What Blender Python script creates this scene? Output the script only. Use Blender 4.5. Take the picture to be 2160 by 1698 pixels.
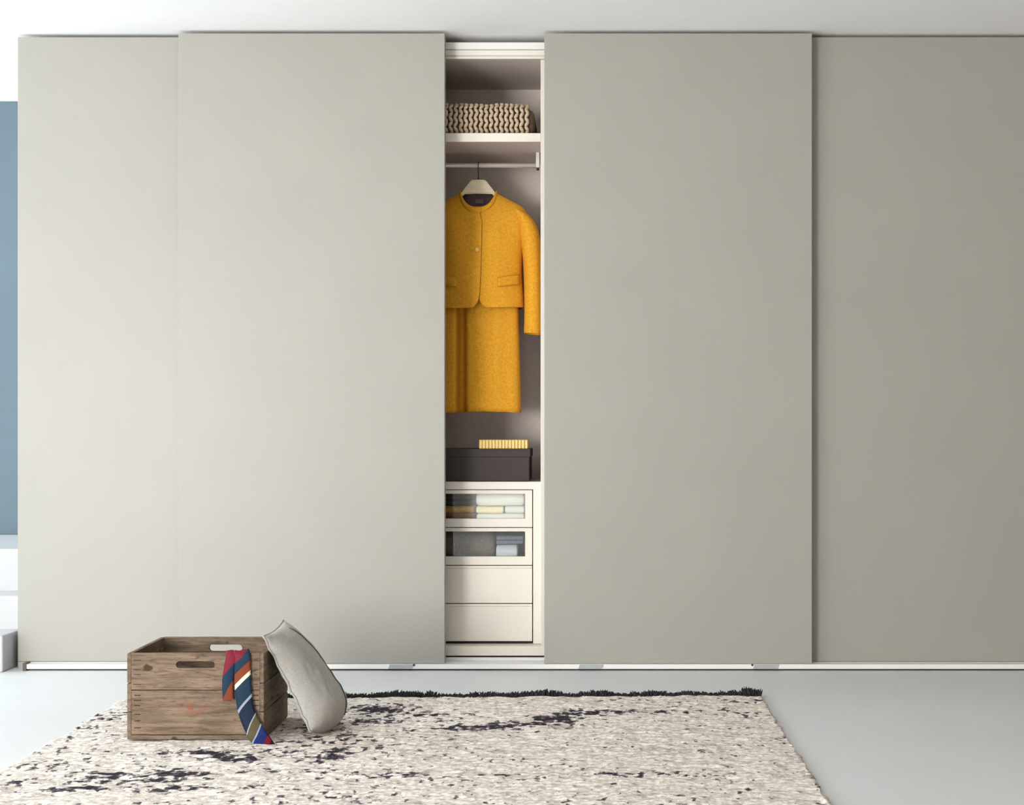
import bpy, bmesh, math, random
import numpy as np
from mathutils import Vector, Matrix, noise

random.seed(7)
S = bpy.context.scene
for o in list(bpy.data.objects):
    bpy.data.objects.remove(o)
C = S.collection

# ------------------------------------------------------------------ camera
F_PX, CAM_D, CAM_H = 3100.0, 6.0, 0.985
cam = bpy.data.objects.new('camera', bpy.data.cameras.new('camera'))
C.objects.link(cam)
cam.location = (0, -CAM_D, CAM_H)
cam.rotation_euler = (math.pi / 2, 0, 0)
cam.data.sensor_width = 36
cam.data.lens = 36 * F_PX / 2160
cam.data.shift_x = -(1234 - 1080) / 2160
cam.data.shift_y = (905 - 849) / 2160
cam.data.clip_end = 60
S.camera = cam

# ------------------------------------------------------------------ world, daylight, exposure
W = bpy.data.worlds.new('world'); S.world = W; W.use_nodes = True
W.node_tree.nodes['Background'].inputs[0].default_value = (0.80, 0.90, 1.0, 1)
W.node_tree.nodes['Background'].inputs[1].default_value = 1.2

LEFT_X, REAR_Y = -5.2, -8.0
WIN = [  # left wall windows, the second added as fill light: y0, y1, z0, z1, watts, colour
    (-0.90, 1.05, 0.75, 2.25, 100, (0.84, 0.93, 1.0)),
    (-5.60, -3.00, 0.10, 1.50, 78, (0.90, 0.96, 1.0)),  # unseen opening put in to brighten floor, rug and ceiling
]
REAR = [  # windows in the wall behind the camera: x0, x1, z0, z1, watts, colour
    (-5.00, -3.00, 0.10, 1.80, 335, (1.0, 0.988, 0.965)),
    (-1.10, 0.50, 0.10, 1.20, 18, (1.0, 0.985, 0.955)),
]
def window_light(name, loc, rot, sx, sy, watts, col):
    d = bpy.data.lights.new(name, 'AREA'); d.shape = 'RECTANGLE'
    d.size, d.size_y, d.energy, d.color = sx, sy, watts, col
    o = bpy.data.objects.new(name, d); C.objects.link(o)
    o.location = loc; o.rotation_euler = rot
    return o
for y0, y1, z0, z1, w, col in WIN:
    window_light('daylight', (LEFT_X + 0.03, (y0 + y1) / 2, (z0 + z1) / 2), (0, -math.pi / 2, 0), z1 - z0, y1 - y0, w, col)
for x0, x1, z0, z1, w, col in REAR:
    window_light('daylight', ((x0 + x1) / 2, REAR_Y + 0.03, (z0 + z1) / 2), (math.pi / 2, 0, 0), x1 - x0, z1 - z0, w, col)

vs = S.view_settings
vs.view_transform = 'Standard'; vs.look = 'None'; vs.gamma = 1; vs.use_curve_mapping = False
vs.exposure = 0.06
try:
    S.cycles.use_denoising = True
    S.cycles.max_bounces = 7
    S.cycles.diffuse_bounces = 4
    S.cycles.glossy_bounces = 3
    S.cycles.adaptive_threshold = 0.04
    S.cycles.transparent_max_bounces = 12
except Exception:
    pass

# ------------------------------------------------------------------ helpers
def srgb(r, g, b):
    f = lambda c: (c / 255) / 12.92 if c / 255 <= 0.04045 else ((c / 255 + 0.055) / 1.055) ** 2.4
    return (f(r), f(g), f(b), 1)

def mat(name, col, rough=0.5, noise_scale=None, noise_amt=0.06, bump=0.0, bump_scale=None, metallic=0.0, stretch=(1, 1, 1), spec=0.5, sheen=0.0):
    m = bpy.data.materials.new(name); m.use_nodes = True
    nt = m.node_tree; n = nt.nodes; l = nt.links
    p = n['Principled BSDF']
    p.inputs['Base Color'].default_value = col
    p.inputs['Roughness'].default_value = rough
    p.inputs['Metallic'].default_value = metallic
    p.inputs['Specular IOR Level'].default_value = spec
    if sheen:
        p.inputs['Sheen Weight'].default_value = sheen
        p.inputs['Sheen Tint'].default_value = col
    tc = n.new('ShaderNodeTexCoord'); mp = n.new('ShaderNodeMapping')
    mp.inputs['Scale'].default_value = stretch
    l.new(tc.outputs['Object'], mp.inputs[0])
    if noise_scale:
        nz = n.new('ShaderNodeTexNoise'); nz.inputs['Scale'].default_value = noise_scale; nz.inputs['Detail'].default_value = 4 if noise_amt > 0.03 else 1
        l.new(mp.outputs[0], nz.inputs['Vector'])
        cr = n.new('ShaderNodeValToRGB')
        a, b = 1 - noise_amt, 1 + noise_amt
        cr.color_ramp.elements[0].position = 0.3; cr.color_ramp.elements[1].position = 0.7
        cr.color_ramp.elements[0].color = (col[0] * a, col[1] * a, col[2] * a, 1)
        cr.color_ramp.elements[1].color = (min(1, col[0] * b), min(1, col[1] * b), min(1, col[2] * b), 1)
        l.new(nz.outputs['Fac'], cr.inputs[0]); l.new(cr.outputs[0], p.inputs['Base Color'])
    if bump:
        nb = n.new('ShaderNodeTexNoise'); nb.inputs['Scale'].default_value = bump_scale or 200; nb.inputs['Detail'].default_value = 3
        l.new(mp.outputs[0], nb.inputs['Vector'])
        bp = n.new('ShaderNodeBump'); bp.inputs['Strength'].default_value = bump; bp.inputs['Distance'].default_value = 0.002
        l.new(nb.outputs['Fac'], bp.inputs['Height']); l.new(bp.outputs[0], p.inputs['Normal'])
    return m

def tag(o, label=None, cat=None, group=None, kind=None):
    if label: o['label'] = label
    if cat: o['category'] = cat
    if group: o['group'] = group
    if kind: o['kind'] = kind
    return o

def thing(name, loc, label, cat, group=None):
    o = bpy.data.objects.new(name, None); C.objects.link(o)
    o.empty_display_size = 0.1
    o.location = loc
    WLOC[o] = Vector(loc)
    return tag(o, label, cat, group)
WLOC = {}

def link(name, me, m, parent=None, origin=None, smooth=False):
    """Link mesh data given in world coordinates: the origin goes to the parent's place (or to ORIGIN)."""
    base = WLOC.get(parent, Vector((0, 0, 0))) if parent else Vector((0, 0, 0))
    org = Vector(origin) if origin is not None else base
    me.transform(Matrix.Translation(-org))
    o = bpy.data.objects.new(name, me); C.objects.link(o)
    for mm in (m if isinstance(m, (list, tuple)) else [m]):
        me.materials.append(mm)
    if parent:
        o.parent = parent
        o.location = org - base
    else:
        o.location = org
    WLOC[o] = org
    if smooth:
        me.polygons.foreach_set('use_smooth', [True] * len(me.polygons))
    return o

def obj(name, bm, m, parent=None, origin=None, smooth=False):
    bmesh.ops.recalc_face_normals(bm, faces=bm.faces)
    me = bpy.data.meshes.new(name); bm.to_mesh(me); bm.free()
    return link(name, me, m, parent, origin, smooth)

def bm_box(bm, x0, x1, y0, y1, z0, z1, bevel=0.0, seg=1):
    v = [bm.verts.new(p) for p in ((x0, y0, z0), (x1, y0, z0), (x1, y1, z0), (x0, y1, z0), (x0, y0, z1), (x1, y0, z1), (x1, y1, z1), (x0, y1, z1))]
    fs = [bm.faces.new([v[i] for i in q]) for q in ((0, 3, 2, 1), (4, 5, 6, 7), (0, 1, 5, 4), (1, 2, 6, 5), (2, 3, 7, 6), (3, 0, 4, 7))]
    if bevel:
        es = list({e for f in fs for e in f.edges})
        bmesh.ops.bevel(bm, geom=es, offset=bevel, segments=seg, affect='EDGES', profile=0.5)

def box(name, x0, x1, y0, y1, z0, z1, m, parent=None, bevel=0.0, seg=1, centre=False):
    bm = bmesh.new(); bm_box(bm, x0, x1, y0, y1, z0, z1, bevel, seg)
    org = ((x0 + x1) / 2, (y0 + y1) / 2, z0) if centre or parent is None else None
    return obj(name, bm, m, parent, org)

def struct(name, x0, x1, y0, y1, z0, z1, m):
    return tag(box(name, x0, x1, y0, y1, z0, z1, m), kind='structure')

def bm_tube(bm, pts, r, n=10, caps=True):
    """round tube along pts; r a number or a list"""
    pts = [Vector(p) for p in pts]; rings = []
    up = Vector((0.3, 0.2, 0.93)).normalized()
    for i, p in enumerate(pts):
        t = (pts[min(i + 1, len(pts) - 1)] - pts[max(i - 1, 0)]).normalized()
        a = t.cross(up)
        if a.length < 1e-4: a = t.cross(Vector((1, 0, 0)))
        a.normalize(); b = t.cross(a)
        up = -a.cross(t) if False else up
        rr = r[i] if isinstance(r, (list, tuple)) else r
        rings.append([bm.verts.new(p + rr * (a * math.cos(2 * math.pi * k / n) + b * math.sin(2 * math.pi * k / n))) for k in range(n)])
    for A, B in zip(rings, rings[1:]):
        for k in range(n):
            bm.faces.new((A[k], A[(k + 1) % n], B[(k + 1) % n], B[k]))
    if caps:
        bm.faces.new(rings[0]); bm.faces.new(list(reversed(rings[-1])))

def bm_extrude_outline(bm, outline, y0, y1, holes=()):
    """outline and holes: lists of (x, z); extruded along y"""
    loops = []
    es = []
    for loop in [outline] + list(holes):
        vs_ = [bm.verts.new((x, y0, z)) for x, z in loop]
        loops.append(vs_)
        es += [bm.edges.new((vs_[i], vs_[(i + 1) % len(vs_)])) for i in range(len(vs_))]
    if holes:
        g = bmesh.ops.triangle_fill(bm, use_beauty=True, use_dissolve=False, edges=es)
        fs = [f for f in g['geom'] if isinstance(f, bmesh.types.BMFace)]
    else:
        fs = [bm.faces.new(loops[0])]
    g = bmesh.ops.extrude_face_region(bm, geom=fs)
    for v in g['geom']:
        if isinstance(v, bmesh.types.BMVert):
            v.co.y = y1

def grid_mesh(name, P, close_u=False):
    """P: rows of points -> quads"""
    R, K = len(P), len(P[0])
    verts = [tuple(p) for row in P for p in row]
    faces = []
    for i in range(R - 1):
        for j in range(K if close_u else K - 1):
            j2 = (j + 1) % K
            faces.append((i * K + j, i * K + j2, (i + 1) * K + j2, (i + 1) * K + j))
    me = bpy.data.meshes.new(name); me.from_pydata(verts, [], faces); me.update()
    return me

def modifier(o, kind, **kw):
    m = o.modifiers.new(kind.lower(), kind)
    for k, v in kw.items(): setattr(m, k, v)
    return m

def copy_tree(o, parent=None, offset=None):
    c = o.copy(); C.objects.link(c); c.parent = parent
    if offset is not None: c.location = Vector(o.location) + Vector(offset)
    for ch in list(o.children): copy_tree(ch, c)
    return c

# ------------------------------------------------------------------ materials
M = {}
M['door'] = mat('door_lacquer', (0.372, 0.357, 0.320, 1), 0.42, 3.0, 0.015, spec=0.35)
M['cream'] = mat('cream_laminate', (0.84, 0.78, 0.69, 1), 0.45, 6, 0.02)
M['white'] = mat('white_aluminium', (0.86, 0.85, 0.83, 1), 0.35, 6, 0.01)
M['taupe'] = mat('taupe_interior', (0.70, 0.62, 0.57, 1), 0.6, 40, 0.03)
M['paint'] = mat('ceiling_paint', (0.94, 0.94, 0.935, 1), 0.8, 5, 0.01)
M['wall'] = mat('wall_paint', (0.80, 0.80, 0.79, 1), 0.8, 5, 0.01)
M['sidewall'] = mat('grey_beige_wall_paint', (0.42, 0.40, 0.37, 1), 0.8, 5, 0.01)
M['beige'] = mat('beige_wall_paint', (0.26, 0.185, 0.11, 1), 0.8, 5, 0.02)
M['blue'] = mat('blue_wall_paint', (0.105, 0.150, 0.180, 1), 0.7, 4, 0.03)
M['step'] = mat('white_step_paint', (0.52, 0.52, 0.53, 1), 0.55, 4, 0.01)
M['floor'] = mat('pale_resin_floor', (0.71, 0.72, 0.725, 1), 0.5, 2.2, 0.02, spec=0.25)
M['dark'] = mat('gap_shade', (0.02, 0.018, 0.017, 1), 0.7)  # near black colour standing in for shade in gaps
M['greyplastic'] = mat('grey_plastic', (0.42, 0.43, 0.42, 1), 0.5, 30, 0.03)
M['darkmetal'] = mat('dark_metal', (0.06, 0.055, 0.05, 1), 0.35, 30, 0.05, metallic=0.8)
M['chrome'] = mat('bright_metal', (0.82, 0.78, 0.74, 1), 0.28, 30, 0.02, metallic=0.35)
M['frame'] = mat('window_frame_paint', (0.8, 0.8, 0.8, 1), 0.5, 20, 0.02)

def glass(name, gloss=0.10, tint=(0.97, 0.98, 0.97, 1)):
    m = bpy.data.materials.new(name); m.use_nodes = True
    nt = m.node_tree; n = nt.nodes; l = nt.links; n.clear()
    out = n.new('ShaderNodeOutputMaterial'); mix = n.new('ShaderNodeMixShader')
    t = n.new('ShaderNodeBsdfTransparent'); t.inputs[0].default_value = tint
    g = n.new('ShaderNodeBsdfGlossy'); g.inputs['Roughness'].default_value = 0.05
    fr = n.new('ShaderNodeFresnel'); fr.inputs[0].default_value = 1.45
    ad = n.new('ShaderNodeMath'); ad.operation = 'ADD'; ad.inputs[1].default_value = gloss - 0.04
    l.new(fr.outputs[0], ad.inputs[0]); l.new(ad.outputs[0], mix.inputs[0])
    l.new(t.outputs[0], mix.inputs[1]); l.new(g.outputs[0], mix.inputs[2]); l.new(mix.outputs[0], out.inputs[0])
    return m
M['glass'] = glass('clear_glass', 0.05)

# ------------------------------------------------------------------ room shell
CEIL = 2.613
RIGHT_X = 3.4
struct('floor', LEFT_X - 0.2, RIGHT_X + 0.2, REAR_Y - 0.2, 1.4, -0.1, 0.0, M['floor'])
struct('ceiling', LEFT_X - 0.2, RIGHT_X + 0.2, REAR_Y - 0.2, 1.4, CEIL, CEIL + 0.1, M['paint'])
struct('wall_right', RIGHT_X, RIGHT_X + 0.15, REAR_Y, 0.75, 0, CEIL, M['beige'])
struct('wall_back', -2.28, RIGHT_X, 0.72, 0.87, 0, CEIL, M['wall'])
struct('wall_back_niche', LEFT_X - 0.15, -2.13, 1.2, 1.35, 0, CEIL, M['blue'])
struct('wall_niche_return', -2.28, -2.13, 0.87, 1.2, 0, CEIL, M['wall'])
struct('trim_1', LEFT_X, -2.28, 1.185, 1.2, CEIL - 0.022, CEIL, M['paint'])

def wall_with_openings(name, axis, pos0, pos1, a0, a1, opens, m):
    """one wall mesh with rectangular openings; axis 'x': the wall lies in the yz-plane, 'y': in the xz-plane"""
    bm = bmesh.new()
    def put(p0, p1, z0, z1):
        if p1 - p0 < 1e-4 or z1 - z0 < 1e-4: return
        if axis == 'x': bm_box(bm, pos0, pos1, p0, p1, z0, z1)
        else: bm_box(bm, p0, p1, pos0, pos1, z0, z1)
    cur = a0
    for (o0, o1, z0, z1) in sorted(opens):
        put(cur, o0, 0, CEIL); put(o0, o1, 0, z0); put(o0, o1, z1, CEIL); cur = o1
    put(cur, a1, 0, CEIL)
    return tag(obj(name, bm, m), kind='structure')
wall_with_openings('wall_left', 'x', LEFT_X - 0.15, LEFT_X, REAR_Y, 1.2, [w[:4] for w in WIN], M['sidewall'])
wall_with_openings('wall_rear', 'y', REAR_Y - 0.15, REAR_Y, LEFT_X, RIGHT_X, [w[:4] for w in REAR], M['sidewall'])

def window(name, axis, pos, a0, a1, z0, z1):
    def pt(a_0, a_1, d0, d1, zz0, zz1):
        return (pos + d0, pos + d1, a_0, a_1, zz0, zz1) if axis == 'x' else (a_0, a_1, pos + d0, pos + d1, zz0, zz1)
    bm = bmesh.new(); t = 0.05
    bm_box(bm, *pt(a0, a1, -0.12, -0.06, z0, z0 + t)); bm_box(bm, *pt(a0, a1, -0.12, -0.06, z1 - t, z1))
    bm_box(bm, *pt(a0, a0 + t, -0.12, -0.06, z0 + t, z1 - t)); bm_box(bm, *pt(a1 - t, a1, -0.12, -0.06, z0 + t, z1 - t))
    mid = (a0 + a1) / 2
    bm_box(bm, *pt(mid - 0.025, mid + 0.025, -0.12, -0.06, z0 + t, z1 - t))
    w = tag(obj(name, bm, M['frame']), kind='structure')
    for p0, p1 in ((a0 + t, mid - 0.025), (mid + 0.025, a1 - t)):
        box('pane', *pt(p0, p1, -0.095, -0.089, z0 + t, z1 - t), M['glass'], w)
    return w
for i, w in enumerate(WIN): window('window_%d' % (i + 1), 'x', LEFT_X, *w[:4])
for i, w in enumerate(REAR): window('window_%d' % (i + 3), 'y', REAR_Y, *w[:4])

# white steps in the niche beside the wardrobe
steps = thing('white_steps', (-2.9, 0.0, 0), 'white painted steps climbing in the niche beside the wardrobe', 'steps')
SX0, SX1 = -3.9, -2.358
box('step', SX0, SX1, -0.05, 0.19, 0, 0.148, M['step'], steps, 0.006, 2)
box('step', SX0, SX1, 0.15, 0.37, 0.0, 0.287, M['step'], steps, 0.006, 2)
box('landing', SX0, SX1, 0.345, 1.19, 0.0, 0.468, M['step'], steps, 0.006, 2)

# ------------------------------------------------------------------ wardrobe
WX0, WX1 = -2.337, 2.05
wd = thing('sliding_wardrobe', (-0.15, 0.35, 0), 'wide floor to ceiling wardrobe with greige sliding doors, one bay open', 'wardrobe')
CF, CB = 0.12, 0.68
box('side_panel', WX0, WX0 + 0.024, 0.0895, CB, 0, 2.589, M['door'], wd, 0.001)
box('side_panel', WX1 - 0.024, WX1, 0.05, CB, 0, 2.589, M['door'], wd, 0.001)
PX = -0.1836  # inner face of the divider at the open bay
for x in (-1.262, PX, 0.93):
    box('divider_panel', x, x + 0.025, CF, CB, 0.081, 2.525, [M['cream']], wd, 0.001)
box('top_panel', WX0 + 0.024, WX1 - 0.024, CF + 0.004, CB, 2.525, 2.589, M['taupe'], wd)
box('bottom_panel', WX0 + 0.024, WX1 - 0.024, CF, CB, 0.041, 0.081, M['cream'], wd, 0.001)
box('back_panel', WX0 + 0.024, WX1 - 0.024, CB - 0.008, CB, 0.081, 2.525, M['taupe'], wd)
# linings of the open bay (taupe inner faces; the cream edges stay visible in front)
box('lining_panel', PX - 0.0015, PX, CF + 0.012, CB - 0.008, 0.765, 2.525, M['taupe'], wd)
box('lining_panel', -1.237, -1.2355, CF + 0.012, CB - 0.008, 0.765, 2.525, M['taupe'], wd)
# shelf with cream edge
sh = box('shelf', -1.2355, PX - 0.0015, CF + 0.018, CB - 0.008, 2.184, 2.2185, M['taupe'], wd)
box('edge_band', -1.2355, PX - 0.0015, CF + 0.008, CF + 0.018, 2.183, 2.219, M['cream'], sh, 0.001)
# clothes rod and brackets
bm = bmesh.new(); bm_tube(bm, [(-1.235, 0.38, 2.129), (PX - 0.012, 0.38, 2.129)], 0.0105, 16)
rod = obj('clothes_rod', bm, M['chrome'], wd, smooth=True)
for x in (-1.215, -0.205):
    br = box('rod_bracket', x - 0.008, x + 0.008, 0.365, 0.395, 2.118, 2.184, M['chrome'], wd, 0.002)
    bm = bmesh.new(); bm_tube(bm, [(x, 0.38, 2.117), (x, 0.38, 2.108)], 0.006, 10)
    obj('screw_cap', bm, M['darkmetal'], br)
# top running profile
tt = box('top_track', WX0 + 0.024, WX1 - 0.024, 0.094, CF + 0.004, 2.560, 2.589, M['white'], wd, 0.0015)
box('track_rib', WX0 + 0.024, WX1 - 0.024, 0.098, CF + 0.004, 2.556, 2.560, M['greyplastic'], tt)
box('track_rib', WX0 + 0.024, WX1 - 0.024, 0.094, CF + 0.004, 2.535, 2.556, M['cream'], tt, 0.0015)
box('track_rib', WX0 + 0.024, WX1 - 0.024, 0.102, CF + 0.004, 2.530, 2.535, M['taupe'], tt)
box('track_rib', WX0 + 0.024, WX1 - 0.024, 0.100, CF + 0.004, 2.522, 2.530, M['cream'], tt, 0.001)
# bottom running profile
bt = box('bottom_track', WX0 + 0.05, WX1 - 0.024, -0.012, 0.096, 0.007, 0.0262, M['white'], wd, 0.001)
box('track_gap_shade', WX0 + 0.05, WX1 - 0.024, 0.004, CF, 0.0, 0.007, M['dark'], bt)  # dark strip painted as the shadow gap under the track
box('track_rib', WX0 + 0.05, WX1 - 0.024, 0.034, 0.050, 0.0255, 0.0266, M['white'], bt)
box('track_rib', WX0 + 0.05, WX1 - 0.024, 0.096, CF, 0.007, 0.036, M['white'], bt, 0.001)
box('end_stop', WX0 + 0.046, WX0 + 0.062, -0.014, 0.03, 0.0, 0.031, M['darkmetal'], bt, 0.001)
for px, w_, dot in ((845, 50, 1), (1246, 50, 0), (1616, 52, -1)):
    k = (CAM_D - 0.014) / F_PX
    x0, x1 = (px - w_ / 2 - 1234) * k, (px + w_ / 2 - 1234) * k
    bm = bmesh.new(); bm_extrude_outline(bm, [(x0 - 0.003, 0.008), (x1 - 0.006, 0.008), (x1 + 0.003, 0.0255), (x0 + 0.004, 0.0255)], -0.0165, -0.010)
    cl = obj('track_clip', bm, M['greyplastic'], bt)
    if dot:
        xd = x1 + 0.006 if dot > 0 else x0 - 0.006
        bm = bmesh.new(); bm_tube(bm, [(xd, -0.018, 0.024), (xd, -0.011, 0.024)], 0.0042, 10)
        obj('stop_pin', bm, M['darkmetal'], bt)
box('plinth_foot', WX0, WX0 + 0.034, 0.056, 0.0895, 0.0, 0.0262, M['door'], wd)
# sliding doors
def sliding_door(x0, x1, y0, label):
    d = box('sliding_door', x0, x1, y0, y0 + 0.03, 0.0268, 2.601, M['door'], wd, 0.0022, 2)
    d['label'] = label
    box('edge_profile', x1 - 0.004, x1 + 0.0015, y0 + 0.008, y0 + 0.0305, 0.031, 2.599, M['door'], d)
    return d
sliding_door(WX0 - 0.002, -1.25, 0.058, 'rear greige door panel nearest the steps')
sliding_door((376 - 1234) / 516.7, (938 - 1234) / 516.7, 0.0, 'front greige door panel behind the crate')
sliding_door((1148 - 1234) / 516.7, (1713 - 1234) / 516.7, 0.0, 'front greige door panel beside the open bay')
sliding_door(0.90, 2.03, 0.058, 'rear greige door panel at the far end')

# ------------------------------------------------------------------ drawer chest in the bay
ch = thing('drawer_chest', (-0.70, 0.4, 0.081), 'cream chest of four drawers, top two glass fronted, inside the wardrobe', 'drawers')
CX0, CX1, CY = -1.2355, PX - 0.001, 0.18
tp = box('top_board', CX0, CX1, CY + 0.006, CB - 0.01, 0.731, 0.763, M['taupe'], ch)
box('edge_band', CX0, CX1, CY, CY + 0.006, 0.731, 0.763, M['cream'], tp, 0.001)
box('stile', -0.2182, CX1, CY, CY + 0.5, 0.082, 0.731, M['cream'], ch, 0.001)
box('stile', CX0, CX0 + 0.034, CY, CY + 0.5, 0.082, 0.731, M['cream'], ch, 0.001)
box('back_board', CX0 + 0.034, -0.2182, 0.60, 0.61, 0.082, 0.731, M['taupe'], ch)
box('base_board', CX0 + 0.034, -0.2182, CY + 0.03, 0.60, 0.082, 0.088, M['dark'], ch)  # board coloured black as the shade below the lowest drawer
DX0, DX1 = CX0 + 0.038, -0.2222
def drawer_body(parent, z0, z1):
    bm = bmesh.new()
    bm_box(bm, DX0 + 0.01, DX1 - 0.012, CY + 0.02, CY + 0.42, z0 + 0.012, z0 + 0.018)
    bm_box(bm, DX0 + 0.01, DX0 + 0.016, CY + 0.02, CY + 0.42, z0 + 0.018, z1 - 0.02)
    bm_box(bm, DX1 - 0.018, DX1 - 0.012, CY + 0.02, CY + 0.42, z0 + 0.018, z1 - 0.02)
    bm_box(bm, DX0 + 0.016, DX1 - 0.018, CY + 0.414, CY + 0.42, z0 + 0.018, z1 - 0.02)
    obj('drawer_box', bm, M['taupe'], parent)
def glass_drawer(z0, z1, gz0, gz1, label):
    gx0, gx1 = DX0 + 0.03, -0.252
    bm = bmesh.new()
    bm_extrude_outline(bm, [(DX0, z0), (DX1, z0), (DX1, z1), (DX0, z1)], CY, CY + 0.018,
                       [[(gx0, gz0), (gx0, gz1), (gx1, gz1), (gx1, gz0)]])
    d = obj('drawer', bm, M['cream'], ch); d['label'] = label
    box('glass_pane', gx0, gx1, CY + 0.008, CY + 0.012, gz0, gz1, M['glass'], d)
    box('lip', DX0, DX1, CY - 0.002, CY, z1 - 0.006, z1, M['cream'], d, 0.0005)
    drawer_body(d, z0, z1)
glass_drawer(0.5725, 0.7280, 0.608, 0.713, 'topmost glass fronted drawer')
glass_drawer(0.4135, 0.5690, 0.449, 0.5545, 'second glass fronted drawer')
for z0, z1 in ((0.2530, 0.4110), (0.0930, 0.2505)):
    d = box('drawer', DX0, DX1, CY, CY + 0.018, z0, z1 - 0.011, M['cream'], ch, 0.0008)
    box('lip', DX0, DX1, CY - 0.003, CY + 0.016, z1 - 0.0105, z1 - 0.001, M['cream'], d, 0.001)
    drawer_body(d, z0, z1)

# ------------------------------------------------------------------ drawer contents
def folded(name, x0, x1, y0, y1, z0, z1, layers, m, label, cat):
    """a folded cloth: layers that wrap round the front with soft rounded folds"""
    t = thing(name, ((x0 + x1) / 2, (y0 + y1) / 2, z0), label, cat, 'folded cloths in the glass drawers')
    h = (z1 - z0) / layers
    for i in range(layers):
        n = 26; prof = []
        zc, r = z0 + h * (i + 0.5), h * 0.5
        for k in range(13):
            a = -math.pi / 2 - math.pi * k / 12
            prof.append((y0 + r + r * math.cos(a), zc + r * math.sin(a) * 0.98))
        prof.append((y1, zc + r * 0.98)); prof.append((y1, zc - r * 0.98))
        rows = []
        for q in range(n + 1):
            x = x0 + (x1 - x0) * q / n
            e = 1 - 0.25 * max(0, abs(2 * q / n - 1) - 0.93) / 0.07
            rows.append([(x, y + 0.003 * noise.noise((x * 18, z * 30, i)), zc + (z - zc) * e + 0.0018 * noise.noise((x * 25, y * 20, i + 9))) for y, z in prof])
        bm = bmesh.new(); me = grid_mesh('layer', rows, True); bm.from_mesh(me); bpy.data.meshes.remove(me)
        bm.verts.ensure_lookup_table(); K = len(prof)
        bm.faces.new([bm.verts[j] for j in range(K)]); bm.faces.new([bm.verts[n * K + j] for j in reversed(range(K))])
        obj('fold', bm, m, t, smooth=True)
    return t
mg = mat('golden_cloth', srgb(206, 160, 60), 0.8, 90, 0.25, 0.3, 500)
mbr = mat('rust_brown_cloth', srgb(150, 95, 50), 0.85, 90, 0.2, 0.3, 500)
mk = mat('black_cloth', srgb(40, 38, 36), 0.8, 90, 0.2, 0.3, 500)
mw = mat('white_reflection_cloth', srgb(240, 238, 228), 0.8, 60, 0.03, 0.2, 500)  # white stands in for the window mirrored in the drawer glass
mgr = mat('grey_brown_wool', srgb(118, 106, 96), 0.95, 140, 0.25, 0.5, 600)
mbl = mat('pale_blue_cloth', srgb(222, 226, 234), 0.8, 60, 0.03, 0.2, 500)
mst = mat('slate_cloth', srgb(120, 124, 140), 0.85, 60, 0.2, 0.2, 500, stretch=(6, 1, 1))
mol = mat('pale_yellow_cloth', srgb(250, 235, 190), 0.85, 60, 0.05, 0.2, 500)
zb = 0.5725 + 0.0185
folded('folded_cloth', -0.64, -0.468, 0.215, 0.47, zb, 0.630, 2, mbr, 'rust brown folded cloth at the bottom of the top glass drawer', 'folded cloth')
folded('folded_cloth', -0.63, -0.470, 0.212, 0.47, 0.6305, 0.660, 1, mg, 'golden folded cloth under a black one in the top drawer', 'folded cloth')
folded('folded_cloth', -0.64, -0.476, 0.215, 0.47, 0.6605, 0.708, 2, mk, 'black folded cloth on the golden one in the top drawer', 'folded cloth')
folded('folded_cloth', -0.458, -0.256, 0.212, 0.46, zb, 0.628, 1, mw, 'added white cloth for the window reflection, bottom of the top glass drawer', 'folded cloth')  # the white cloths are added to paint the pane's reflection
folded('folded_cloth', -0.460, -0.345, 0.210, 0.46, 0.6285, 0.658, 1, mol, 'pale yellow folded cloth lying on white cloth in drawer', 'folded cloth')
folded('folded_cloth', -0.338, -0.258, 0.214, 0.46, 0.6285, 0.658, 1, mw, 'small added white cloth for the reflection, beside the pale yellow one', 'folded cloth')
folded('folded_cloth', -0.460, -0.258, 0.216, 0.46, 0.6585, 0.712, 1, mw, 'thick added white cloth for the reflection, above the pale yellow one', 'folded cloth')
zb = 0.4135 + 0.0185
folded('folded_blanket', -0.70, -0.384, 0.212, 0.47, zb, 0.547, 1, mgr, 'grey brown wool blanket in the second glass drawer', 'blanket')
folded('folded_cloth', -0.376, -0.287, 0.210, 0.46, zb, 0.495, 1, mbl, 'pale blue white folded cloth in the second glass drawer', 'folded cloth')
folded('folded_cloth', -0.376, -0.262, 0.228, 0.46, 0.4955, 0.532, 2, mst, 'slate grey folded cloth on the pale blue one', 'folded cloth')

# ------------------------------------------------------------------ dark box and ribbed yellow case on the chest
mbx = mat('dark_brown_board', srgb(62, 53, 50), 0.7, 120, 0.08, 0.1, 500)
bx = thing('storage_box', (-0.44, 0.33, 0.763), 'dark brown lidded storage box on top of the drawer chest', 'box')
box('box_body', -0.640, -0.236, 0.224, 0.52, 0.763, 0.872, mbx, bx, 0.002)
box('lid', -0.643, -0.232, 0.220, 0.524, 0.866, 0.901, mbx, bx, 0.002)
my = mat('yellow_card', srgb(232, 196, 104), 0.6, 40, 0.05)
myd = mat('yellow_ribs', srgb(252, 226, 150), 0.55, 40, 0.06)
yc = thing('ribbed_case', (-0.346, 0.27, 0.901), 'low yellow case with upright ribs lying on the dark box', 'case')
box('case_body', -0.450, -0.242, 0.240, 0.35, 0.9012, 0.9395, my, yc, 0.002)
rx = -0.446
rib_me = None
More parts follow.
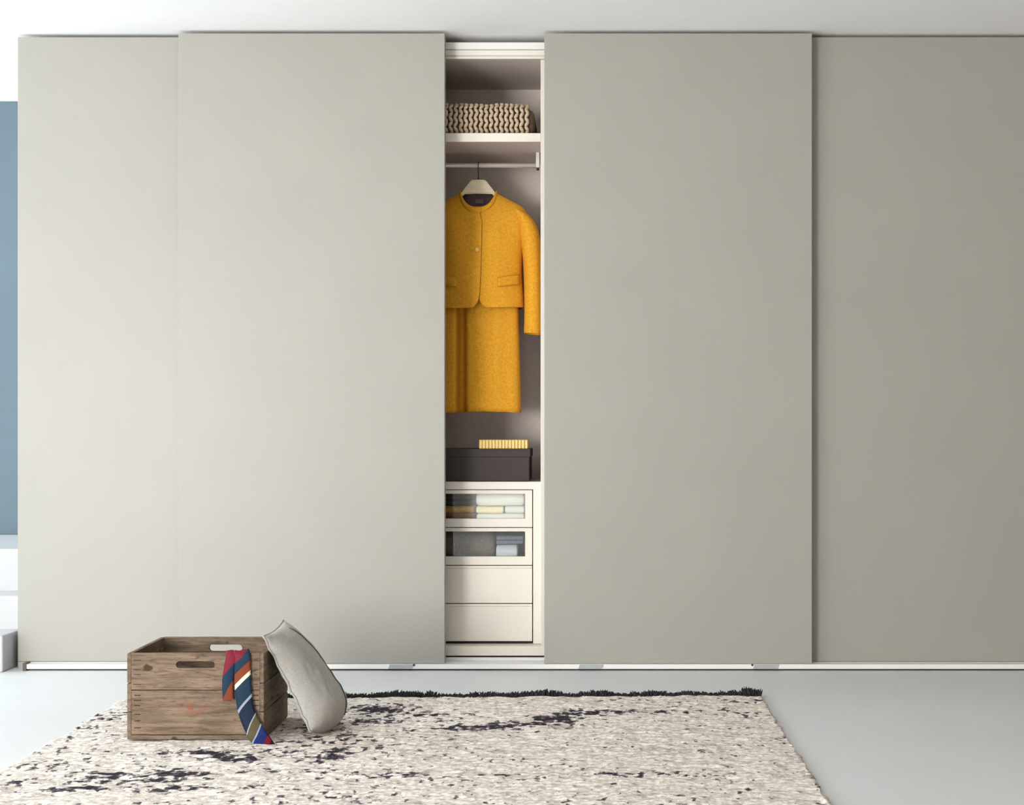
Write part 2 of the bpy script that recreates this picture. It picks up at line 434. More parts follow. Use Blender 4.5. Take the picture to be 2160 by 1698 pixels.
while rx < -0.248:
    w_ = 0.0085
    bm = bmesh.new(); bm_box(bm, 0, w_, -0.006, 0.0, 0, 0.0365, 0.002, 2)
    if rib_me is None:
        bmesh.ops.recalc_face_normals(bm, faces=bm.faces)
        rib_me = bpy.data.meshes.new('rib'); bm.to_mesh(rib_me); rib_me.materials.append(myd)
    bm.free()
    r_ = bpy.data.objects.new('rib', rib_me); C.objects.link(r_); r_.parent = yc
    r_.location = Vector((rx, 0.2403, 0.9022)) - WLOC[yc]
    rx += 0.0138

# ------------------------------------------------------------------ chunky knitted blanket on the shelf
mknit = mat('chunky_knit_yarn', srgb(206, 184, 156), 0.95, 120, 0.12, 0.4, 700, sheen=0.2)
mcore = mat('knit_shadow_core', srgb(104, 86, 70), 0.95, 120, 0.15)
kb = thing('knitted_blanket', (-0.42, 0.32, 2.219), 'beige chunky knit blanket folded on the upper wardrobe shelf', 'blanket')
KX0, KX1, KY0, KY1, KZ0 = -0.70, -0.222, 0.155, 0.50, 2.2195
KH = 0.128
def knit_profile(s):
    """arc length s from front bottom, up the front and back over the top: -> (y, z, ny, nz)"""
    r = 0.05
    segs = [KH - 2 * r, math.pi / 2 * r, KY1 - KY0 - 2 * r]
    s0 = math.pi / 2 * r
    if s < s0:
        a = s / r
        return KY0 + r - r * math.sin(a), KZ0 + r - r * math.cos(a), -math.sin(a), -math.cos(a)
    s -= s0
    if s < segs[0]: return KY0, KZ0 + r + s, -1, 0
    s -= segs[0]
    if s < segs[1]:
        a = s / r
        return KY0 + r - r * math.cos(a), KZ0 + KH - r + r * math.sin(a), -math.cos(a), math.sin(a)
    s -= segs[1]
    return KY0 + r + s, KZ0 + KH, 0, 1
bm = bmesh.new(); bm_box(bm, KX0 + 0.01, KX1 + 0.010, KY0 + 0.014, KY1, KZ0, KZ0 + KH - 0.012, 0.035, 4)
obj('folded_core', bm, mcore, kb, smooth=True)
V, Fc = [], []
def lobe(c, ax, nr, L, r):
    ax = ax.normalized(); side = ax.cross(nr).normalized(); nr = side.cross(ax)
    base = len(V); nu, nv = 6, 5
    for i in range(nv + 1):
        t = -1 + 2 * i / nv
        rr = r * max(0.25, math.sqrt(max(0, 1 - t * t)))
        for k in range(nu):
            a = 2 * math.pi * k / nu
            V.append(c + ax * (t * L) + side * (rr * math.cos(a)) + nr * (rr * 0.9 * math.sin(a)))
    for i in range(nv):
        for k in range(nu):
            Fc.append((base + i * nu + k, base + i * nu + (k + 1) % nu, base + (i + 1) * nu + (k + 1) % nu, base + (i + 1) * nu + k))
col_w, row_h = 0.0212, 0.0190
ncol = int((KX1 - KX0) / col_w)
for c_ in range(ncol):
    for r_ in range(23):
        s = 0.012 + r_ * row_h + 0.003 * math.sin(c_ * 1.3)
        y, z, ny, nz = knit_profile(s)
        y2, z2, _, _ = knit_profile(s + 0.002)
        tan = Vector((0, y2 - y, z2 - z)).normalized(); nr = Vector((0, ny, nz))
        dip = 0.010 * noise.noise((c_ * 0.35, r_ * 0.3, 3.1)) - 0.02 * max(0, (c_ - ncol + 2.5) / 2.5) ** 2
        xc = KX0 + (c_ + 0.5) * col_w + 0.002 * noise.noise((c_, r_ * 0.5, 0))
        sg = 1 if r_ % 2 else -1
        ctr = Vector((xc, y, z)) + nr * (0.004 + dip)
        ctr.z = max(ctr.z, KZ0 + 0.008)
        lobe(ctr, tan + Vector((sg * 0.62, 0, 0)), nr, 0.0142, 0.0078)
me = bpy.data.meshes.new('knit_stitches'); me.from_pydata([tuple(v) for v in V], [], Fc); me.update()
link('knit_stitches', me, mknit, kb, smooth=True)

# ------------------------------------------------------------------ hanger, jacket, skirt
HX, HY = -0.4625, 0.38
hg = thing('coat_hanger', (HX, HY, 2.03), 'cream wooden coat hanger with wire hook on the clothes rod', 'hanger')
mhw = mat('pale_hanger_wood', srgb(245, 228, 196), 0.45, 12, 0.06, stretch=(1, 8, 8))
half = [(0.0, 2.0665), (0.026, 2.0655), (0.036, 2.058), (0.055, 2.034), (0.074, 2.008), (0.13, 1.976), (0.185, 1.944), (0.192, 1.930), (0.185, 1.922), (0.13, 1.950), (0.074, 1.990), (0.060, 2.004), (0.0, 2.006)]
outl = [(HX + x, z) for x, z in half] + [(HX - x, z) for x, z in reversed(half[1:-1])]
bm = bmesh.new(); bm_extrude_outline(bm, outl, HY - 0.013, HY + 0.013)
bmesh.ops.bevel(bm, geom=[e for e in bm.edges if abs(e.verts[0].co.y - e.verts[1].co.y) < 1e-5], offset=0.004, segments=2, affect='EDGES')
obj('hanger_arms', bm, mhw, hg)
pts = [(HX, HY, 2.060), (HX, HY, 2.092), (HX, HY - 0.006, 2.105)]
for k in range(11):
    a = math.radians(-75 - 23 * k)
    pts.append((HX + 0.004 * k / 10, HY - 0.0145 * math.cos(a + math.pi / 2) * 1.0 if False else HY + 0.0145 * math.sin(a + math.pi * 0.0) * 1.0, 2.129 - 0.0145 * math.cos(a) ))
bm = bmesh.new(); bm_tube(bm, pts, 0.0019, 8)
obj('hook', bm, M['darkmetal'], hg, smooth=True)

def tweed(name, col):
    m = bpy.data.materials.new(name); m.use_nodes = True
    nt = m.node_tree; n = nt.nodes; l = nt.links; p = n['Principled BSDF']
    tc = n.new('ShaderNodeTexCoord')
    a = n.new('ShaderNodeTexNoise'); a.inputs['Scale'].default_value = 260; a.inputs['Detail'].default_value = 2
    b = n.new('ShaderNodeTexNoise'); b.inputs['Scale'].default_value = 110; b.inputs['Detail'].default_value = 5
    l.new(tc.outputs['Object'], a.inputs['Vector']); l.new(tc.outputs['Object'], b.inputs['Vector'])
    mx = n.new('ShaderNodeMath'); mx.operation = 'ADD'; l.new(a.outputs['Fac'], mx.inputs[0]); l.new(b.outputs['Fac'], mx.inputs[1])
    hf = n.new('ShaderNodeMath'); hf.operation = 'MULTIPLY'; hf.inputs[1].default_value = 0.5; l.new(mx.outputs[0], hf.inputs[0])
    cr = n.new('ShaderNodeValToRGB'); e = cr.color_ramp.elements
    e[0].position = 0.25; e[1].position = 0.75
    e[0].color = (col[0] * 0.72, col[1] * 0.66, col[2] * 0.6, 1); e[1].color = (min(1, col[0] * 1.15), col[1] * 1.2, col[2] * 1.6, 1)
    l.new(hf.outputs[0], cr.inputs[0]); l.new(cr.outputs[0], p.inputs['Base Color'])
    p.inputs['Roughness'].default_value = 0.95; p.inputs['Specular IOR Level'].default_value = 0.1
    bp = n.new('ShaderNodeBump'); bp.inputs['Strength'].default_value = 0.35; bp.inputs['Distance'].default_value = 0.002
    l.new(hf.outputs[0], bp.inputs['Height']); l.new(bp.outputs[0], p.inputs['Normal'])
    return m
mj = tweed('mustard_tweed', (0.87, 0.415, 0.03))
mjl = mat('plum_lining', srgb(104, 72, 72), 0.5, 20, 0.1)

jk = thing('tweed_jacket', (HX, HY, 1.50), 'mustard yellow tweed jacket with one button on the cream hanger', 'jacket')
RINGS = [  # half width, half depth, side z, front drop
    (0.074, 0.058, 2.012, 0.080), (0.092, 0.061, 2.004, 0.083), (0.125, 0.066, 1.985, 0.080), (0.165, 0.070, 1.966, 0.075), (0.197, 0.071, 1.948, 0.066),
    (0.212, 0.073, 1.925, 0.053), (0.210, 0.077, 1.893, 0.034), (0.203, 0.082, 1.850, 0.014), (0.199, 0.086, 1.800, 0.0), (0.192, 0.089, 1.750, 0.0),
    (0.188, 0.091, 1.700, 0.0), (0.188, 0.092, 1.650, 0.0), (0.192, 0.093, 1.600, 0.0), (0.196, 0.094, 1.560, 0.0), (0.198, 0.095, 1.530, 0.0), (0.199, 0.095, 1.505, 0.0)]
def sp(v, p): return math.copysign(abs(v) ** p, v)
def torso(i, a, push=0.0):
    hw, hd, z, drop = RINGS[i]
    p = 0.82
    c, s = math.cos(a), math.sin(a)
    x = (hw + push) * sp(s, p); y = -(hd + push) * sp(c, p)
    z2 = z - drop * max(0.0, c) ** 1.3 + (0.012 * max(0, -c) if i < 2 else 0)
    return x, y, z2
def torso_front(dx, z, push=0.0):
    """front surface y of the jacket at offset dx and height z"""
    for A, B in zip(RINGS[7:], RINGS[8:]):
        if B[2] <= z <= A[2] or B is RINGS[-1]:
            t = (A[2] - z) / (A[2] - B[2]); hw = A[0] + (B[0] - A[0]) * t; hd = A[1] + (B[1] - A[1]) * t
            s = min(1, abs(dx) / hw) ** (1 / 0.82)
            return -(hd + push) * math.sqrt(max(0, 1 - s * s)) ** 0.82
delta = math.asin((0.020 / 0.2) ** (1 / 0.82))
NA = 96
rows = []
for i in range(len(RINGS)):
    row = []
    for j in range(NA + 1):
        u = j / NA
        a = 0.0 + u * (2 * math.pi + delta)
        push = -0.004 * max(0, 1 - a / 0.35) + 0.006 * max(0, 1 - (2 * math.pi + delta - a) / 0.35)
        x, y, z = torso(i, a, push)
        if i >= 8:
            # rounded front corners at the hem
            xe = x if a < 1 else (0.020 - x if a > 5.3 else 9)
            r = 0.030
            lift = (r - math.sqrt(max(0, r * r - (r - xe) ** 2))) if xe < r else 0
            wgt = (i - 8) / (len(RINGS) - 9)
            sag = -0.006 * math.cos(a * 2 + 0.4)
            z += (lift + sag * 0.6) * wgt
            if a < 1 and xe < 0.04: x += 0.010 * wgt ** 2
            if a > 5.3 and xe < 0.04: x -= 0.012 * wgt ** 2
        f = min(1, i / 7)
        y += f * (0.0045 * noise.noise((x * 9, z * 5, 1.7)) + 0.003 * math.sin(x * 42 + z * 8) * max(0, math.cos(a)) ** 0.5 if math.cos(a) > 0 else 0)
        row.append((HX + x, HY + y, z))
    rows.append(row)
me = grid_mesh('jacket_body', rows)
me.flip_normals()
jb = link('jacket_body', me, [mj, mjl], jk, smooth=True)
modifier(jb, 'SOLIDIFY', thickness=0.0045, offset=-1, material_offset=1)
modifier(jb, 'SUBSURF', levels=1, render_levels=1)

def sleeve(sg):
    cl = [(0.165, 0.0, 1.936, 0.020, 0.030), (0.186, 0.0, 1.924, 0.034, 0.050), (0.205, 0.0, 1.893, 0.040, 0.060), (0.221, -0.002, 1.840, 0.042, 0.064), (0.232, -0.006, 1.76, 0.0375, 0.060),
          (0.2365, -0.012, 1.67, 0.0355, 0.056), (0.238, -0.02, 1.58, 0.0350, 0.052), (0.2385, -0.03, 1.50, 0.0345, 0.049), (0.2385, -0.040, 1.43, 0.0345, 0.048), (0.238, -0.046, 1.392, 0.0355, 0.048)]
    rows = []
    for i, (x, y, z, rx_, ry_) in enumerate(cl):
        row = []
        for k in range(28):
            a = 2 * math.pi * k / 28
            w_ = 1 + 0.05 * noise.noise((math.cos(a) * 2, math.sin(a) * 2, z * 9)) * (1 if i > 1 else 0)
            tilt = 0.35 * rx_ * math.cos(a) if i < 3 else (-0.10 * rx_ * math.cos(a) if i > 7 else 0)
            row.append((HX + sg * (x + rx_ * w_ * math.cos(a)), HY + y + ry_ * w_ * math.sin(a), z - tilt * (1 if i < 3 else -1)))
        rows.append(row)
    me = grid_mesh('sleeve', rows, True)
    o = link('sleeve', me, [mj, mjl], jk, smooth=True)
    modifier(o, 'SOLIDIFY', thickness=0.004, offset=-1 if sg > 0 else 1, material_offset=0)
    modifier(o, 'SUBSURF', levels=1, render_levels=1)
sleeve(1); sleeve(-1)
# round collar band
bm = bmesh.new()
rows = []
for v, push, up in ((0, 0.0035, -0.016), (1, 0.0095, -0.014), (2, 0.0085, 0.000), (3, 0.006, 0.008), (4, 0.001, 0.009), (5, -0.001, -0.010)):
    row = []
    for j in range(61):
        a = 0.02 + j / 60 * (2 * math.pi + 0.10)
        lap = 0.004 * max(0, 1 - (2 * math.pi + 0.12 - a) / 0.4) - 0.002 * max(0, 1 - a / 0.3)
        x, y, z = torso(0, a, push + lap)
        row.append((HX + x, HY + y, z + up))
    rows.append(row)
me = grid_mesh('collar', rows)
co = link('collar', me, mj, jk, smooth=True)
# welt pocket flaps
for sg in (1, -1):
    rows = []
    for r_ in range(7):
        row = []
        for c_ in range(13):
            t = c_ / 12; dx = sg * (0.088 + 0.092 * t)
            zt = 1.634 + 0.016 * t - 0.042 * r_ / 6
            out = 0.006 if 0 < r_ < 6 and 0 < c_ < 12 else 0.0015
            row.append((HX + dx, HY + torso_front(dx, zt) - out - 0.003, zt))
        rows.append(row)
    me = grid_mesh('pocket_flap', rows)
    o = link('pocket_flap', me, mj, jk, smooth=True); modifier(o, 'SOLIDIFY', thickness=0.002, offset=-1)
# button
zb_ = 1.752; yb = HY + torso_front(0.0, zb_) - 0.008
bm = bmesh.new()
prof = [(0.0, -0.0085), (0.004, -0.0085), (0.0085, -0.007), (0.0112, -0.004), (0.0112, 0.0), (0.006, 0.004)]
rings = [[bm.verts.new((HX + 0.001 + r * math.cos(2 * math.pi * k / 16), yb + y, zb_ + r * math.sin(2 * math.pi * k / 16))) for k in range(16)] for r, y in prof[1:]]
for A, B in zip(rings, rings[1:]):
    for k in range(16): bm.faces.new((A[k], A[(k + 1) % 16], B[(k + 1) % 16], B[k]))
bm.faces.new(rings[0]); bm.faces.new(rings[-1])
obj('button', bm, mat('amber_button', srgb(240, 190, 96), 0.4, 40, 0.1), jk, smooth=True)
# neck label sewn to the lining
bm = bmesh.new(); bm_box(bm, HX - 0.018, HX + 0.018, HY + 0.0495, HY + 0.0505, 1.972, 1.990)
obj('neck_label', bm, mat('woven_label', srgb(150, 120, 120), 0.7, 60, 0.1), jk)

sk = thing('tweed_skirt', (HX, HY, 1.056), 'mustard yellow tweed skirt hanging below the jacket', 'skirt')
rows = []
for i in range(26):
    t = i / 25; z = 1.62 - t * (1.62 - 1.060)
    hw = 0.172 + 0.014 * t; hd = 0.058 + 0.006 * t
    row = []
    for k in range(128):
        a = 2 * math.pi * k / 128
        x = hw * sp(math.sin(a), 0.7); y = -hd * sp(math.cos(a), 0.7)
        if math.cos(a) > 0:
            y += 0.085 * math.exp(-((x + 0.071) / 0.019) ** 4) * min(1, 0.25 + t * 2.2)
            y += 0.007 * math.exp(-((x - 0.070) / 0.012) ** 2)
            y += 0.004 * math.sin(x * 60 + 1.2 * t) * t + 0.005 * noise.noise((x * 8, 2.2, z * 3))
        zz = z + t * (-0.006 * math.exp(-((x + 0.13) / 0.04) ** 2) - 0.005 * math.exp(-((x - 0.16) / 0.03) ** 2) + 0.003 * noise.noise((x * 20, y * 10, 5)))
        row.append((HX + x, HY + y, zz))
    rows.append(row)
me = grid_mesh('skirt_body', rows, True)
o = link('skirt_body', me, [mj, mjl], sk, smooth=True); modifier(o, 'SOLIDIFY', thickness=0.003, offset=1, material_offset=0)
bm = bmesh.new()
ring0 = [(HX + 0.173 * sp(math.sin(2 * math.pi * k / 64), 0.7), HY - 0.059 * sp(math.cos(2 * math.pi * k / 64), 0.7)) for k in range(64)]
me = grid_mesh('waistband', [[(x, y, z) for x, y in ring0] for z in (1.652, 1.615)], True)
o = link('waistband', me, mj, sk, smooth=True); modifier(o, 'SOLIDIFY', thickness=0.004, offset=1)

# ------------------------------------------------------------------ rug
RT = 0.010
def floor_pt(px, py, z=RT):
    d = (CAM_H - z) * F_PX / (py - 905)
    return (px - 1234) * d / F_PX, d - CAM_D
RX0, RX1 = -1.665, 0.639
YB0, YB1, YF = -0.682, -0.616, -3.55   # back edge is a little askew
nx, ny = 330, 470
blobs = [  # px, py, rx, ry, strength: where the dark yarn gathers
    (800, 1496, 75, 10, 1.0), (900, 1510, 120, 14, 0.45), (1010, 1534, 130, 7, 0.8), (1130, 1528, 90, 8, 0.85), (1175, 1518, 60, 12, 1.1), (1210, 1502, 60, 8, 0.9),
    (1310, 1500, 90, 5, 0.7), (1430, 1500, 110, 4, 0.6), (1550, 1480, 70, 7, 0.45), (780, 1522, 70, 10, 0.8), (690, 1530, 70, 14, 0.7), (1560, 1510, 90, 9, 0.25),
    (690, 1597, 60, 8, 1.0), (730, 1585, 80, 12, 0.6), (500, 1598, 70, 9, 1.0), (430, 1587, 70, 5, 1.0), (620, 1590, 200, 14, 0.4), (350, 1586, 50, 4, 0.6),
    (370, 1632, 75, 9, 1.05), (340, 1645, 60, 8, 0.9), (230, 1636, 45, 9, 0.9), (180, 1662, 50, 5, 1.1), (120, 1667, 50, 3, 0.8), (360, 1664, 70, 8, 0.9), (260, 1645, 160, 20, 0.4),
    (830, 1636, 160, 8, 0.5), (650, 1630, 150, 14, 0.4), (1050, 1634, 40, 4, 0.7), (1300, 1634, 140, 5, 0.5), (60, 1650, 80, 14, 0.3), (230, 1520, 60, 25, 0.35), (700, 1560, 120, 14, 0.55),
    (680, 1685, 140, 12, 0.3), (170, 1560, 60, 30, 0.2), (100, 1610, 60, 20, 0.2)]
bw = []
for (px, py, rx_, ry_, s_) in blobs:
    x, y = floor_pt(px, py); d = y + CAM_D
    bw.append((x, y, rx_ * d / F_PX, max(0.02, ry_ * d * d / (CAM_H * F_PX)), s_))
xs = np.linspace(RX0, RX1, nx); ts = np.linspace(0, 1, ny)
gx, gt = np.meshgrid(xs, ts)
yback = YB0 + (YB1 - YB0) * (gx - RX0) / (RX1 - RX0)
gy = yback + (YF - yback) * gt
rng = np.random.default_rng(3)
def smooth_noise(sh, k, seed):
    r = np.random.default_rng(seed).random(sh)
    for _ in range(2):
        for ax in (0, 1):
            kk = k[ax]
            if kk > 1:
                c = np.cumsum(np.concatenate([np.take(r, range(-kk, 0), ax), r], ax), ax)
                n_ = r.shape[ax]
                r = (np.take(c, range(kk, kk + n_), ax) - np.take(c, range(0, n_), ax)) / kk
    r = (r - r.mean()) / r.std()
    return r
h = 0.0011 * smooth_noise((ny, nx), (2, 5), 1) + 0.0008 * smooth_noise((ny, nx), (6, 6), 2)
gx = gx + 0.004 * smooth_noise((ny, nx), (8, 1), 4) * ((gx < RX0 + 0.012) | (gx > RX1 - 0.012))
gz = RT + np.clip(h, -0.004, 0.0030)
dens = np.zeros_like(gx)
for (x, y, ax_, ay_, s_) in bw:
    dens = np.maximum(dens, s_ * np.exp(-((gx - x) / ax_) ** 2 - ((gy - y) / ay_) ** 2))
P = np.stack([gx, gy, gz], -1).reshape(-1, 3)
idx = np.arange(nx * ny).reshape(ny, nx)
q = np.stack([idx[:-1, :-1], idx[1:, :-1], idx[1:, 1:], idx[:-1, 1:]], -1).reshape(-1, 4)
# skirt down to the floor round the border
border = np.concatenate([idx[0, :], idx[1:, -1], idx[-1, -2::-1], idx[-2:0:-1, 0]])
nb = len(border); lowP = P[border].copy(); lowP[:, 2] = 0.0005
P = np.concatenate([P, lowP]); li = nx * ny + np.arange(nb)
q2 = np.stack([border, np.roll(border, -1), np.roll(li, -1), li], -1)
faces = np.concatenate([q, q2])
rug = thing('woven_rug', (-0.5, -2.1, 0), 'cream woven rug with dark violet flecks and black fringe on the floor', 'rug')
P = P - np.array(WLOC[rug])
me = bpy.data.meshes.new('rug_field')
me.from_pydata(P.tolist(), [], faces.tolist()); me.update()
at = me.attributes.new('dark_yarn', 'FLOAT', 'POINT')
at.data.foreach_set('value', np.concatenate([dens.ravel(), dens.ravel()[border]]).astype(np.float32))
def rug_material():
    m = bpy.data.materials.new('woven_rug'); m.use_nodes = True
    nt = m.node_tree; n = nt.nodes; l = nt.links; p = n['Principled BSDF']
    p.inputs['Roughness'].default_value = 0.95; p.inputs['Specular IOR Level'].default_value = 0.1
    tc = n.new('ShaderNodeTexCoord')
    def nz(scale, detail, sx, sy, off=0):
        mp = n.new('ShaderNodeMapping'); mp.inputs['Scale'].default_value = (sx, sy, 1); mp.inputs['Location'].default_value = (off, off, 0)
        l.new(tc.outputs['Object'], mp.inputs[0])
        t = n.new('ShaderNodeTexNoise'); t.inputs['Scale'].default_value = scale; t.inputs['Detail'].default_value = detail
        l.new(mp.outputs[0], t.inputs['Vector']); return t.outputs['Fac']
    def math_(op, a, b=None):
        t = n.new('ShaderNodeMath'); t.operation = op
        for i, v in enumerate((a, b)):
            if v is None: continue
            if isinstance(v, (int, float)): t.inputs[i].default_value = v
            else: l.new(v, t.inputs[i])
        return t.outputs[0]
    def step(v, lo, hi):
        t = n.new('ShaderNodeMapRange'); t.inputs['From Min'].default_value = lo; t.inputs['From Max'].default_value = hi
        l.new(v, t.inputs['Value']); return t.outputs[0]
    def mix(f, a, b):
        t = n.new('ShaderNodeMix'); t.data_type = 'RGBA'
        l.new(f, t.inputs['Factor'])
        for k, v in ((6, a), (7, b)):
            if isinstance(v, tuple): t.inputs[k].default_value = v
            else: l.new(v, t.inputs[k])
        return t.outputs[2]
    at = n.new('ShaderNodeAttribute'); at.attribute_name = 'dark_yarn'
    D = at.outputs['Fac']
    base = mix(step(nz(75, 4, 0.9, 0.8), 0.38, 0.62), srgb(206, 194, 184), srgb(244, 237, 228))
    # beige grey weft streaks
    st = step(nz(34, 5, 0.6, 1.0, 3), 0.54, 0.66)
    base = mix(math_('MULTIPLY', st, 0.55), base, srgb(170, 158, 146))
    st2 = step(nz(52, 4, 0.8, 0.8, 11), 0.58, 0.66)
    base = mix(math_('MULTIPLY', st2, 0.6), base, srgb(146, 134, 126))
    # dark flecks: threshold falls where the density is high
    fl = nz(46, 4, 0.85, 0.75, 7)
    big = nz(4, 3, 0.7, 1.6, 20)
    thr = math_('ADD', fl, math_('MULTIPLY', D, 0.27))
    thr = math_('ADD', thr, math_('MULTIPLY', math_('SUBTRACT', big, 0.5), 0.20))
    base = mix(math_('MULTIPLY', step(thr, 0.628, 0.660), 0.85), base, srgb(88, 80, 90))
    base = mix(math_('MULTIPLY', step(thr, 0.68, 0.74), 0.92), base, srgb(40, 35, 44))
    l.new(base, p.inputs['Base Color'])
    bp = n.new('ShaderNodeBump'); bp.inputs['Strength'].default_value = 0.5; bp.inputs['Distance'].default_value = 0.004
    l.new(math_('ADD', nz(110, 4, 0.5, 1.2, 5), math_('MULTIPLY', nz(220, 2, 1, 1, 2), 0.4)), bp.inputs['Height'])
    l.new(bp.outputs[0], p.inputs['Normal'])
    return m
me.materials.append(rug_material())
rf = bpy.data.objects.new('rug_field', me); C.objects.link(rf); rf.parent = rug
me.polygons.foreach_set('use_smooth', [True] * len(me.polygons))
# black tufted fringe along the back edge
mfr = mat('black_fringe_yarn', srgb(38, 36, 38), 0.95, 200, 0.3)
bm = bmesh.new()
N = 2600
for i in range(N):
    t = 0.02 + 0.98 * (i + random.random()) / N
    x = RX0 + (RX1 - RX0) * t + 0.004; y = YB0 + (YB1 - YB0) * t
    clump = noise.noise((x * 9, 0.3, 0)) + 0.8 * noise.noise((x * 31, 4.0, 0))
    hgt = 0.009 + 0.016 * max(0, 0.35 + clump) + 0.006 * random.random() ** 2
    a = Vector((x, y + random.uniform(-0.012, 0.012), 0.003)); w_ = random.uniform(0.0018, 0.0035)
    tip = a + Vector((random.uniform(-0.012, 0.012), random.uniform(0.0, 0.035), hgt))
    mid = (a + tip) / 2 + Vector((0, 0, 0.004))
    bm_tube(bm, [a, mid, tip], [w_, w_ * 1.1, w_ * 0.4], 4)
fr = obj('fringe', bm, mfr, rug); fr['kind'] = 'stuff'

# ------------------------------------------------------------------ wooden crate
def wood(name, axis, stamp=None):
    m = bpy.data.materials.new(name); m.use_nodes = True
    nt = m.node_tree; n = nt.nodes; l = nt.links; p = n['Principled BSDF']
    p.inputs['Roughness'].default_value = 0.75; p.inputs['Specular IOR Level'].default_value = 0.25
    tc = n.new('ShaderNodeTexCoord'); oi = n.new('ShaderNodeObjectInfo')
    cb = n.new('ShaderNodeCombineXYZ')
    ml = n.new('ShaderNodeMath'); ml.operation = 'MULTIPLY'; ml.inputs[1].default_value = 17.0; l.new(oi.outputs['Random'], ml.inputs[0])
    for k in range(3): l.new(ml.outputs[0], cb.inputs[k])
    ad = n.new('ShaderNodeVectorMath'); ad.operation = 'ADD'; l.new(tc.outputs['Object'], ad.inputs[0]); l.new(cb.outputs[0], ad.inputs[1])
    def nz(scale, detail, sc, dist=0.0):
        mp = n.new('ShaderNodeMapping'); mp.inputs['Scale'].default_value = sc
        l.new(ad.outputs[0], mp.inputs[0])
        t = n.new('ShaderNodeTexNoise'); t.inputs['Scale'].default_value = scale; t.inputs['Detail'].default_value = detail; t.inputs['Distortion'].default_value = dist
        l.new(mp.outputs[0], t.inputs['Vector']); return t.outputs['Fac']
    long = {'x': (1, 1, 14), 'y': (1, 1, 14)}[axis]
    long = (1.2, 9, 14) if axis == 'x' else (9, 1.2, 14)
    def ramp(src, stops):
        r = n.new('ShaderNodeValToRGB'); e = r.color_ramp.elements
        while len(e) < len(stops): e.new(0.5)
        for k, (pos, c) in enumerate(stops): e[k].position = pos; e[k].color = c
        l.new(src, r.inputs[0]); return r.outputs[0]
    g = ramp(nz(5, 6, long, 0.6), [(0.28, srgb(98, 82, 68)), (0.45, srgb(134, 112, 92)), (0.6, srgb(152, 130, 108)), (0.75, srgb(116, 98, 82))])
    def mix(f, a, b, blend='MIX'):
        t = n.new('ShaderNodeMix'); t.data_type = 'RGBA'; t.blend_type = blend
        l.new(f, t.inputs['Factor'])
        for k, v in ((6, a), (7, b)):
            if isinstance(v, tuple): t.inputs[k].default_value = v
            else: l.new(v, t.inputs[k])
        return t.outputs[2]
    blotch = ramp(nz(7, 4, (1, 1, 1.8)), [(0.40, (0, 0, 0, 1)), (0.68, (0.45, 0.45, 0.45, 1))])
    g = mix(blotch, g, srgb(84, 66, 52))
    # knots
    kn = ramp(nz(22, 1, (0.8, 0.8, 1.3)), [(0.70, (0, 0, 0, 1)), (0.76, (0.85, 0.85, 0.85, 1))])
    g = mix(kn, g, srgb(48, 34, 26))
    fine = ramp(nz(16, 3, tuple(v * 1.6 for v in long)), [(0.36, (0.55, 0.55, 0.55, 1)), (0.44, (0, 0, 0, 1))])
    g = mix(fine, g, srgb(74, 56, 43))
    if stamp:
        sx, sz, rx_, rz_ = stamp
        sub = n.new('ShaderNodeVectorMath'); sub.operation = 'SUBTRACT'; sub.inputs[1].default_value = (sx, 0, sz); l.new(tc.outputs['Object'], sub.inputs[0])
        mu = n.new('ShaderNodeVectorMath'); mu.operation = 'MULTIPLY'; mu.inputs[1].default_value = (1 / rx_, 0, 1 / rz_); l.new(sub.outputs[0], mu.inputs[0])
        ln = n.new('ShaderNodeVectorMath'); ln.operation = 'LENGTH'; l.new(mu.outputs[0], ln.inputs[0])
        mr = n.new('ShaderNodeMapRange'); mr.inputs['From Min'].default_value = 1.0; mr.inputs['From Max'].default_value = 0.3; l.new(ln.outputs['Value'], mr.inputs['Value'])
        br = ramp(nz(60, 3, (0.6, 1, 1)), [(0.45, (0, 0, 0, 1)), (0.55, (0.6, 0.6, 0.6, 1))])
        mm = n.new('ShaderNodeMath'); mm.operation = 'MULTIPLY'; l.new(mr.outputs[0], mm.inputs[0]); l.new(br, mm.inputs[1])
        g = mix(mm.outputs[0], g, srgb(150, 74, 56))
    hsv = n.new('ShaderNodeHueSaturation'); hsv.inputs['Saturation'].default_value = 0.95
    mr2 = n.new('ShaderNodeMapRange'); mr2.inputs['To Min'].default_value = 0.74; mr2.inputs['To Max'].default_value = 0.92
    l.new(oi.outputs['Random'], mr2.inputs['Value']); l.new(mr2.outputs[0], hsv.inputs['Value']); l.new(g, hsv.inputs['Color'])
    l.new(hsv.outputs[0], p.inputs['Base Color'])
    bp = n.new('ShaderNodeBump'); bp.inputs['Strength'].default_value = 0.5; bp.inputs['Distance'].default_value = 0.002
    l.new(nz(12, 5, long), bp.inputs['Height']); l.new(bp.outputs[0], p.inputs['Normal'])
    return m
GX0, GX1, GY0, GY1, GZ0, GZ1 = -1.433, -1.0045, -1.402, -1.035, 0.0135, 0.2835
cr8 = thing('wooden_crate', ((GX0 + GX1) / 2, (GY0 + GY1) / 2, GZ0), 'weathered open wooden crate with handle slots on the rug', 'crate')
wl = WLOC[cr8]
mwx, mwy = wood('weathered_wood_lengthwise', 'x'), wood('weathered_wood_crosswise', 'y')
mws = wood('weathered_wood_stamped', 'x', (-1.2225 - wl.x, 0.117 - wl.z, 0.06, 0.032))
TH = 0.0135
